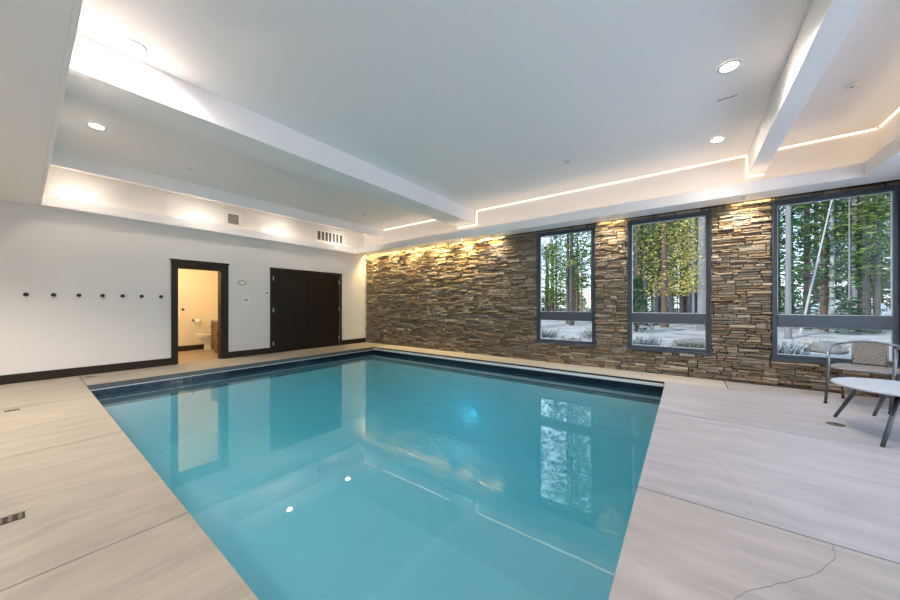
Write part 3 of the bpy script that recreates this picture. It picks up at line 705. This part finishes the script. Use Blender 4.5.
# ------------------------------------------------------------------ chair
def chair():
    A = Vector((9.215, -.75, 0)); B = Vector((9.63, -.91, 0)); RR = Vector((9.80, -.43, 0)); RL = Vector((9.46, -.32, 0))
    t = thing('bistro_chair', 'grey metal bistro armchair with woven wicker back by the stone wall', 'chair', (9.45, -.80, 0))
    o = Vector((9.45, -.80, 0)); P = lambda v_, z: (v_.x-o.x, v_.y-o.y, z)
    fa = Vector((9.235, -.79, 0)); fb = Vector((9.645, -.935, 0)); bl_ = Vector((9.43, -.35, 0)); br_ = Vector((9.83, -.49, 0))
    # front legs and arm loop
    for q, top in ((A, fa), (B, fb)):
        bm = bmesh.new(); tube(bm, [P(q, .012), P(q.lerp(top, .9), .40)], .0125, 12); lg = link('leg', bm, M['chairleg'], t)
        bm = bmesh.new(); cyl(bm, P(q, 0), .016, .02, 'z', 14); link('foot_cap', bm, M['black'], lg)
    for q, top in ((RL, bl_), (RR, br_)):
        bm = bmesh.new(); tube(bm, [P(q, .012), P(q.lerp(top, .9), .42)], .0115, 12); lg = link('leg', bm, M['chairleg'], t)
        bm = bmesh.new(); cyl(bm, P(q, 0), .015, .02, 'z', 14); link('foot_cap', bm, M['black'], lg)
    back = (bl_+br_)/2 + Vector((.06, .07, 0))
    U = Vector((.33, .94, 0)); Wd = Vector((.94, -.33, 0))
    loop = [P(fa.lerp(A, .1), .40), P(fa-Wd*.005, .50), P(fa-Wd*.01+U*.03, .575), P(fa-Wd*.012+U*.13, .625), P(fa-Wd*.005+U*.28, .655), P(bl_+Wd*.0+U*.0, .675),
            P(bl_+Wd*.10+U*.06, .70), P(bl_.lerp(br_, .5)+U*.075, .713), P(br_-Wd*.10+U*.06, .70), P(br_+U*.0, .675), P(fb+Wd*.005+U*.28, .655), P(fb+Wd*.012+U*.13, .625), P(fb+Wd*.01+U*.03, .575), P(fb+Wd*.005, .50), P(fb.lerp(B, .1), .40)]
    bm = bmesh.new(); tube(bm, spline(loop, 8), .0135, 12); link('arm_rail', bm, M['chairmetal'], t)
    # seat frame + wicker seat
    c4 = [fa, fb, br_, bl_]; cen_ = sum(c4, Vector())/4
    ring = []
    for i_ in range(4):
        p0, p1 = c4[i_], c4[(i_+1) % 4]
        for k in range(1, 7):
            q = p0.lerp(p1, k/7); ring.append(q + (q-cen_)*(.10*math.sin(math.pi*k/7)))
    bm = bmesh.new(); tube(bm, [P(q, .425) for q in ring], .011, 10, closed=True); link('seat_frame', bm, M['chairmetal'], t)
    bm = bmesh.new()
    up = [bm.verts.new(P(q, .437)) for q in ring]; dn = [bm.verts.new(P(q, .422)) for q in ring]
    mid_ = [bm.verts.new(P(cen_.lerp(q, .5), .430)) for q in ring]
    for k in range(len(ring)):
        n_ = (k+1) % len(ring)
        bm.faces.new((up[k], up[n_], mid_[n_], mid_[k])); bm.faces.new((up[k], dn[k], dn[n_], up[n_]))
    bm.faces.new(mid_); bm.faces.new(dn[::-1]); link('seat', bm, M['wicker'], t)
    # back posts and woven panel
    pl0 = bl_.lerp(br_, .22); pr0 = bl_.lerp(br_, .80)
    for q in (pl0, pr0):
        s_ = (U*.055)
        bm = bmesh.new(); tube(bm, [P(q, .42), P(q+s_*.5, .58), P(q+s_, .70)], .010, 10); link('back_post', bm, M['chairmetal'], t)
    bm = bmesh.new(); nU, nV = 22, 14; gr = []
    for j_ in range(nV+1):
        vv = j_/nV; row = []
        for i_ in range(nU+1):
            uu = i_/nU; q = pl0.lerp(pr0, .03+.94*uu)+(U*.055)*vv
            q = q + U*(.02*math.sin(math.pi*uu)*(.3+.7*vv))
            q = q + U*(.003*(1 if (i_+j_) % 2 else -1))
            row.append(P(q, .455+vv*(.237+.014*math.sin(math.pi*uu))))
        gr.append(row)
    G = [[bm.verts.new(c) for c in row] for row in gr]
    for j_ in range(nV):
        for i_ in range(nU): bm.faces.new((G[j_][i_], G[j_][i_+1], G[j_+1][i_+1], G[j_+1][i_]))
    pn = link('back_panel', bm, M['wicker'], t); so = pn.modifiers.new('s', 'SOLIDIFY'); so.thickness = .008; so.offset = 0
    bm = bmesh.new()
    tube(bm, [P(q_, z_) for q_, z_ in ((pl0.lerp(pr0, k/8)+U*(.012+.03*math.sin(math.pi*k/8)), .452) for k in range(9))], .008, 8); link('lower_rail', bm, M['chairmetal'], t)
    return t
chair()
# ------------------------------------------------------------------ table
t = thing('side_table', 'low round pale grey side table on splayed dark legs', 'table', (9.395, -1.77, 0))
bm = bmesh.new(); lathe(bm, [(.36, .405), (.374, .412), (.376, .424), (.370, .43)], seg=56); link('tabletop', bm, M['tabletop'], t)
bm = bmesh.new(); cyl(bm, (0, 0, .385), .25, .021, 'z', 40); link('apron', bm, M['chairleg'], t)
for fx, fy, tx, ty in ((9.13, -1.38, 9.25, -1.56), (9.18, -2.20, 9.35, -1.94), (9.47, -1.085, 9.43, -1.52), (9.84, -1.93, 9.58, -1.85)):
    bm = bmesh.new(); tube(bm, [(fx-9.395, fy+1.77, .003), (tx-9.395, ty+1.77, .395)], [.0135, .018], 12)
    link('leg', bm, M['chairleg'], t)

# ------------------------------------------------------------------ outdoors
bm = bmesh.new()
rg = random.Random(3)
def gz(x, y):
    d_ = max(0, y-1)
    return -.12 + min(d_, 30)*.012 + .10*math.sin(x*.7+1)*math.sin(y*.5)*min(1, d_/4)
nx, ny = 70, 60; G = []
for j_ in range(ny+1):
    yy = .26 + 75*(j_/ny)**1.7
    G.append([bm.verts.new((xx_, yy, gz(xx_, yy))) for xx_ in [-45+110*i_/nx for i_ in range(nx+1)]])
for j_ in range(ny):
    for i_ in range(nx): bm.faces.new((G[j_][i_], G[j_][i_+1], G[j_+1][i_+1], G[j_+1][i_])).smooth = True
tag(link('ground', bm, M['ground']), 'frosty pale ground of the pine forest outside the windows', 'ground', kind='structure')
struct('ground', [(XE+.2, 60, -40, .26, -.3, -.12)], M['snow'], 'unseen ground whitened to bounce daylight into the east glazing')  # snow colour put here to send more daylight up to the ceiling

def foliage(name, seed, h0, h1, rad, n, mat, kind='pine', size=.16):
    """needle clumps on drooping branches"""
    r_ = random.Random(seed); bm = bmesh.new()
    for i_ in range(n):
        t_ = r_.random()
        z_ = h0+(h1-h0)*t_
        rr = rad*((1-t_)**.8+.08) if kind == 'cone' else rad*(.55+.45*math.sin(math.pi*min(1, t_+.1)))
        a_ = r_.uniform(0, 2*math.pi); d_ = rr*math.sqrt(r_.random())
        c = Vector((d_*math.cos(a_), d_*math.sin(a_), z_-d_*(.25 if kind == 'cone' else .08)))
        for k in range(5):
            u_ = Vector((r_.uniform(-1, 1), r_.uniform(-1, 1), r_.uniform(-.35, .35))).normalized()*size*r_.uniform(.7, 1.7)
            w_ = Vector((r_.uniform(-1, 1), r_.uniform(-1, 1), r_.uniform(-1, 1))).normalized()*size*.28
            q = c+Vector((r_.uniform(-1, 1), r_.uniform(-1, 1), r_.uniform(-.5, .5)))*size*1.3
            vs_ = [bm.verts.new(q-u_), bm.verts.new(q+w_), bm.verts.new(q+u_), bm.verts.new(q-w_)]
            bm.faces.new(vs_)
    me = bpy.data.meshes.new(name)
    bm.to_mesh(me); bm.free(); me.materials.append(mat); return me
def trunkmesh(name, seed, mat, h=15, branches=18):
    r_ = random.Random(seed); bm = bmesh.new(); pts = []; rad = []
    for k in range(13):
        f_ = k/12; pts.append((r_.uniform(-.04, .04)*(k > 0), r_.uniform(-.04, .04)*(k > 0), h*f_-.3)); rad.append((.5*(1-f_*.75))*(1.25 if k == 0 else 1))
    tube(bm, pts, rad, 10)
    me = bpy.data.meshes.new(name); bmesh.ops.recalc_face_normals(bm, faces=bm.faces); bm.to_mesh(me); bm.free(); me.materials.append(mat); return me
TR = {k: trunkmesh('trunk_'+k, i_, M['bark'+k]) for i_, k in enumerate(('red', 'dark', 'grey', 'pale'))}
FO = {'pine': foliage('pine_foliage', 1, 2.2, 14, 1.7, 1100, M['leafgreen'], size=.11),
      'pine2': foliage('pine_foliage_high', 2, 3.2, 15, 1.9, 1100, M['leafgreen'], size=.11),
      'spruce': foliage('spruce_foliage', 3, .6, 13, 1.9, 1500, M['leafdark'], 'cone', .12),
      'gold': foliage('gold_foliage', 4, 1.8, 11, 1.7, 1700, M['leafyellow'], size=.06),
      'young': foliage('young_spruce_foliage', 5, .15, 2.6, .75, 260, M['leafdark'], 'cone', .10)}
CX, CY = 7.903, -6.344
def tree(label, name, x, y, wid, trunk, fol, group=None, fs=1.0, lean=(0, 0), h=1.0, rz=None):
    t = thing(name, label, 'tree', (x, y, gz(x, y)), rg.uniform(0, 6.28) if rz is None else rz, group)
    o = bpy.data.objects.new('trunk', TR[trunk]); COL.objects.link(o); o.parent = t; o.scale = (wid, wid, h)
    if fol:
        f_ = bpy.data.objects.new('foliage', FO[fol]); COL.objects.link(f_); f_.parent = t; f_.scale = (fs, fs, h)
    t.rotation_euler = (lean[0], lean[1], t.rotation_euler.z)
    return t
# through the first window
tree('slim dark pine standing alone against the sky through the first window', 'pine_tree', .93, 15, .16, 'dark', 'pine', fs=.5, h=.45)
tree('thin pale trunk between dark ones through the first window', 'pine_tree', 1.75, 15.5, .20, 'grey', None)
tree('dark pine with drooping green boughs through the first window', 'pine_tree', 2.28, 13, .22, 'dark', 'pine')
tree('darker stout pine behind the first window edge', 'pine_tree', 2.77, 12, .25, 'dark', 'pine2')
tree('reddish pine trunk just inside the first window edge', 'pine_tree', 3.35, 15, .26, 'red', 'pine')
tree('young spruce low in the first window corner', 'spruce_tree', 1.0, 9.5, .10, 'dark', 'young', h=.9)
tree('golden leaved tree low through the first window', 'autumn_tree', .8, 22, .2, 'grey', 'gold', fs=1.1, h=.35)
# through the middle window
tree('young dark spruce at the lower corner of the middle window', 'spruce_tree', 6.25, 9.0, .10, 'dark', 'young', h=.85)
tree('thin dark trunk near the edge of the middle window', 'pine_tree', 5.83, 15, .22, 'dark', 'pine')
tree('straight dark trunk second in the middle window', 'pine_tree', 6.13, 14, .24, 'dark', 'pine2')
tree('slim grey trunk between dark ones in the middle window', 'pine_tree', 6.56, 15, .24, 'grey', None)
tree('broad reddish trunk centred in the middle window', 'pine_tree', 7.05, 13, .32, 'red', 'gold', fs=.9, h=.9)
tree('dark trunk just beyond the broad reddish one', 'pine_tree', 7.72, 16, .24, 'dark', 'gold', fs=.9)
tree('slim golden leaved tree in the middle window', 'autumn_tree', 8.22, 15, .14, 'pale', 'gold', fs=.8)
tree('wide grey trunk at the edge of the middle window', 'pine_tree', 8.5, 12, .36, 'grey', 'gold', fs=.6)
# through the third window
tree('pale upright trunk close to the frame of the third window', 'birch_tree', 10.85, 10, .18, 'grey', None)
tree('thin pale leaning trunk crossing the third window', 'birch_tree', 11.55, 12, .09, 'pale', None, lean=(0, R(9)), rz=0, h=.42)
tree('dense dark spruce behind the leaning trunk', 'spruce_tree', 12.35, 15, .26, 'dark', 'spruce')
tree('dense dark spruce low beside the pale trunk', 'spruce_tree', 11.9, 18, .28, 'dark', 'spruce', h=.8)
tree('reddish trunk touching a grey trunk in the third window', 'pine_tree', 12.87, 15, .26, 'red', 'pine')
tree('pale grey trunk touching a reddish trunk in the third window', 'pine_tree', 12.98, 14.5, .17, 'pale', None)
tree('thin dark spruce left of the snow mound', 'spruce_tree', 14.3, 17, .16, 'dark', 'spruce', fs=.5)
tree('slender pale grey trunk beside the thick dark one', 'pine_tree', 13.73, 15, .20, 'pale', 'pine2', fs=.7)
tree('thickest dark trunk in the third window', 'pine_tree', 13.97, 15, .38, 'dark', 'pine2')
tree('thin dark trunk near the outer frame of the third window', 'pine_tree', 14.34, 15, .22, 'dark', 'pine')
tree('small yellow shrub like tree at the third window corner', 'autumn_tree', 12.9, 12.4, .06, 'grey', 'young', h=.5)
tree('bare dark trunk between the green boughs of the first window', 'pine_tree', 2.95, 16, .20, 'dark', None)
tree('bare slim reddish trunk near the first window centre', 'pine_tree', 1.5, 18, .18, 'red', 'pine', fs=.6)
tree('bare slim dark trunk beside the broad reddish one', 'pine_tree', 6.85, 17, .20, 'dark', None)
tree('bare slim grey trunk beyond the golden leaved tree', 'pine_tree', 8.1, 18, .22, 'grey', 'gold', fs=.7)
# the wood behind
for k in range(26):
    x = -10+k*1.55+rg.uniform(-.4, .4); y = rg.uniform(27, 38); kd = rg.randrange(3)
    if kd: tree('low dark evergreen bush along the far edge of the wood', 'evergreen_bush', x, y, .08, 'dark', 'young', 'far evergreen bushes', fs=2.4, h=rg.uniform(.7, 1.3))
    else: tree('low yellowish bush along the far edge of the wood', 'yellow_bush', x, y, .08, 'dark', 'gold', 'far yellow bushes', fs=1.1, h=.26)
grp = (('pine_tree', 'red', 'pine'), ('pine_tree', 'dark', 'pine2'), ('pine_tree', 'grey', 'pine'), ('autumn_tree', 'dark', 'gold'), ('spruce_tree', 'dark', 'spruce'))
zones = (('deep in the wood seen through the first window', 2, 9, -6.5, 2.0), ('deep in the wood seen through the middle window', 11, 8, 4.0, 8.9), ('deep in the wood seen through the third window', 13, 9, 14.5, 24))
for zl, n_, dm, xa, xb in zones:
    for k in range(n_+3):
        nm, tk, fo = grp[rg.randrange(5)]
        y = rg.uniform(20, 34); x = rg.uniform(xa, xb)
        if 'first' in zl: x = rg.uniform(-2.5, 1.8) - (y-20)*.30; 
        kind_ = {'pine': 'distant pine', 'pine2': 'distant dark pine', 'gold': 'distant golden leaved tree', 'spruce': 'distant dense spruce'}[fo]
        if fo == 'pine': kind_ = 'distant %s trunked pine' % ('reddish' if tk == 'red' else 'grey')
        tree(kind_+' '+zl, nm, x, y, rg.uniform(.25, .45), tk, fo, kind_+' '+zl, h=(rg.uniform(.35, .6) if 'first' in zl else rg.uniform(.8, 1.15)))
# snow mound
bm = bmesh.new(); bmesh.ops.create_icosphere(bm, subdivisions=4, radius=1)
for v_ in bm.verts:
    n_ = 1+.06*math.sin(v_.co.x*5)+.05*math.sin(v_.co.y*7+1); v_.co = Vector((v_.co.x*1.7*n_, v_.co.y*1.1*n_, max(v_.co.z, -.2)*1.25*n_))
for f in bm.faces: f.smooth = True
o = link('snow_mound', bm, M['snow']); o.location = (15.6, 22.5, gz(15.6, 22.5)+.1)
tag(o, 'bluish white snow mound behind the dark trunks', 'snow')
# rocks and brush
k = 0
for x, y, s, lab in ((5.6, 3.2, .22, 'grey rock on pale ground outside the first window'), (7.4, 2.6, .16, 'small grey rock outside the middle window'),
                     (8.1, 5.1, .28, 'larger grey rock farther outside the middle window'), (9.6, 3.0, .15, 'small rock outside the third window near the glass'), (10.7, 5.5, .26, 'grey rock farther outside the third window')):
    bm = bmesh.new(); bmesh.ops.create_icosphere(bm, subdivisions=3, radius=1); r_ = random.Random(k); k += 1
    ph = [r_.uniform(0, 6) for _ in range(4)]
    for v_ in bm.verts:
        c = v_.co; q = 1+.16*math.sin(c.x*4+ph[0])+.13*math.sin(c.y*5+ph[1])+.1*math.sin(c.z*6+ph[2]); v_.co = Vector((c.x*q*1.4, c.y*q, c.z*q*.65))*s
    for f in bm.faces: f.smooth = True
    o = link('rock', bm, M['rock']); o.location = (x, y, gz(x, y)+s*.25); tag(o, lab, 'rock')
def brush(seed, h, r0, n, mat):
    r_ = random.Random(seed); bm = bmesh.new()
    for _ in range(n):
        a_ = r_.uniform(0, 6.28); d_ = r_.uniform(0, r0); b_ = Vector((d_*math.cos(a_), d_*math.sin(a_), -.03)); tp = b_+Vector((math.cos(a_)*r_.uniform(0, .25), math.sin(a_)*r_.uniform(0, .25), h*r_.uniform(.4, 1)))
        tube(bm, [b_, b_.lerp(tp, .5)+Vector((r_.uniform(-.03, .03), r_.uniform(-.03, .03), .02)), tp], [.006, .005, .002], 3)
        for _k in range(3):
            q = b_.lerp(tp, r_.uniform(.4, 1)); u_ = Vector((r_.uniform(-1, 1), r_.uniform(-1, 1), r_.uniform(-.5, 1))).normalized()*.05; w_ = Vector((r_.uniform(-1, 1), r_.uniform(-1, 1), 0))*.018
            bm.faces.new([bm.verts.new(q-w_), bm.verts.new(q+w_), bm.verts.new(q+u_+w_*.3)])
    me = bpy.data.meshes.new('brush'); bm.to_mesh(me); bm.free(); me.materials.append(mat); return me
B1 = brush(1, .34, .35, 110, M['dry']); B2 = brush(2, .40, .55, 150, M['brush'])
for x, y, me, lab in ((4.9, 4.2, B1, 'straw coloured brush clump outside the first window'), (3.6, 5.6, B2, 'grey brush clump outside the first window, behind the straw one'),
                      (5.3, 6.2, B2, 'grey brush clump far outside the first window edge'), (6.6, 3.6, B2, 'grey brush clump outside the middle window beside its frame'),
                      (7.0, 4.3, B2, 'grey brush clump outside the middle window behind another'), (8.0, 3.9, B1, 'straw coloured brush clump outside the middle window'),
                      (9.5, 4.0, B2, 'grey brush clump outside the third window near its frame'), (11.0, 6.8, B1, 'straw coloured brush clump far outside the third window')):
    o = bpy.data.objects.new('brush_clump', me); COL.objects.link(o); o.location = (x, y, gz(x, y)); o.rotation_euler.z = rg.uniform(0, 6); tag(o, lab, 'shrub')

# ------------------------------------------------------------------ sky and sun
w = bpy.data.worlds.new('sky'); S.world = w; w.use_nodes = True; nt = w.node_tree; nt.nodes.clear()
out = nt.nodes.new('ShaderNodeOutputWorld'); bg = nt.nodes.new('ShaderNodeBackground'); sk = nt.nodes.new('ShaderNodeTexSky')
sk.sky_type = 'NISHITA'; sk.sun_disc = False; sk.sun_elevation = R(32); sk.sun_rotation = R(215); sk.altitude = 1500; sk.air_density = 1; sk.dust_density = 2
tcw = nt.nodes.new('ShaderNodeTexCoord'); nzw = nt.nodes.new('ShaderNodeTexNoise'); nzw.inputs['Scale'].default_value = 2.2; nzw.inputs['Detail'].default_value = 7
nt.links.new(tcw.outputs['Generated'], nzw.inputs['Vector'])
rp = nt.nodes.new('ShaderNodeMapRange'); rp.inputs['From Min'].default_value = .35; rp.inputs['From Max'].default_value = .6; rp.inputs['To Min'].default_value = .35; rp.inputs['To Max'].default_value = .9
nt.links.new(nzw.outputs['Fac'], rp.inputs['Value'])
mxw = nt.nodes.new('ShaderNodeMix'); mxw.data_type = 'RGBA'; mxw.inputs[7].default_value = (2.6, 3.1, 3.9, 1)
nt.links.new(rp.outputs[0], mxw.inputs[0]); nt.links.new(sk.outputs[0], mxw.inputs[6]); nt.links.new(mxw.outputs[2], bg.inputs[0])
bg.inputs[1].default_value = .36; nt.links.new(bg.outputs[0], out.inputs[0])
SUN = lamp('sun', 'SUN', (0, 0, 20), 3.0, (1, .92, .78), (R(56), 0, R(-28)), angle=R(1))
# sky portals at the windows
for a, b in WX:
    o = lamp('window_portal', 'AREA', ((a+b)/2, .22, (WZ[0]+WZ[1])/2), 1, (1, 1, 1), (R(-90), 0, 0), shape='RECTANGLE', size=b-a, size_y=WZ[1]-WZ[0]); o.data.cycles.is_portal = True
o = lamp('window_portal', 'AREA', (XE+.15, (E0+E1)/2, (EZ0+EZ1)/2), 1, (1, 1, 1), (0, R(90), 0), shape='RECTANGLE', size=EZ1-EZ0, size_y=E1-E0); o.data.cycles.is_portal = True

# ------------------------------------------------------------------ camera
cd = bpy.data.cameras.new('camera'); cam = bpy.data.objects.new('camera', cd); COL.objects.link(cam)
cam.location = (7.903, -6.344, 1.15); cam.rotation_euler = (R(90), 0, R(36.536))
cd.sensor_width = 36; cd.lens = 318/900*36; cd.shift_y = 4.7/900; cd.clip_start = .02; cd.clip_end = 400
S.camera = cam
S.view_settings.view_transform = 'Standard'; S.view_settings.look = 'None'; S.view_settings.gamma = 1; S.view_settings.use_curve_mapping = False
S.view_settings.exposure = 1.5
S.cycles.use_denoising = True
try: S.cycles.denoiser = 'OPENIMAGEDENOISE'
except Exception: pass
S.cycles.volume_bounces = 4; S.cycles.max_bounces = 10; S.cycles.diffuse_bounces = 6; S.cycles.transparent_max_bounces = 16; S.cycles.caustics_reflective = False; S.cycles.caustics_refractive = False
S.cycles.sample_clamp_indirect = 8
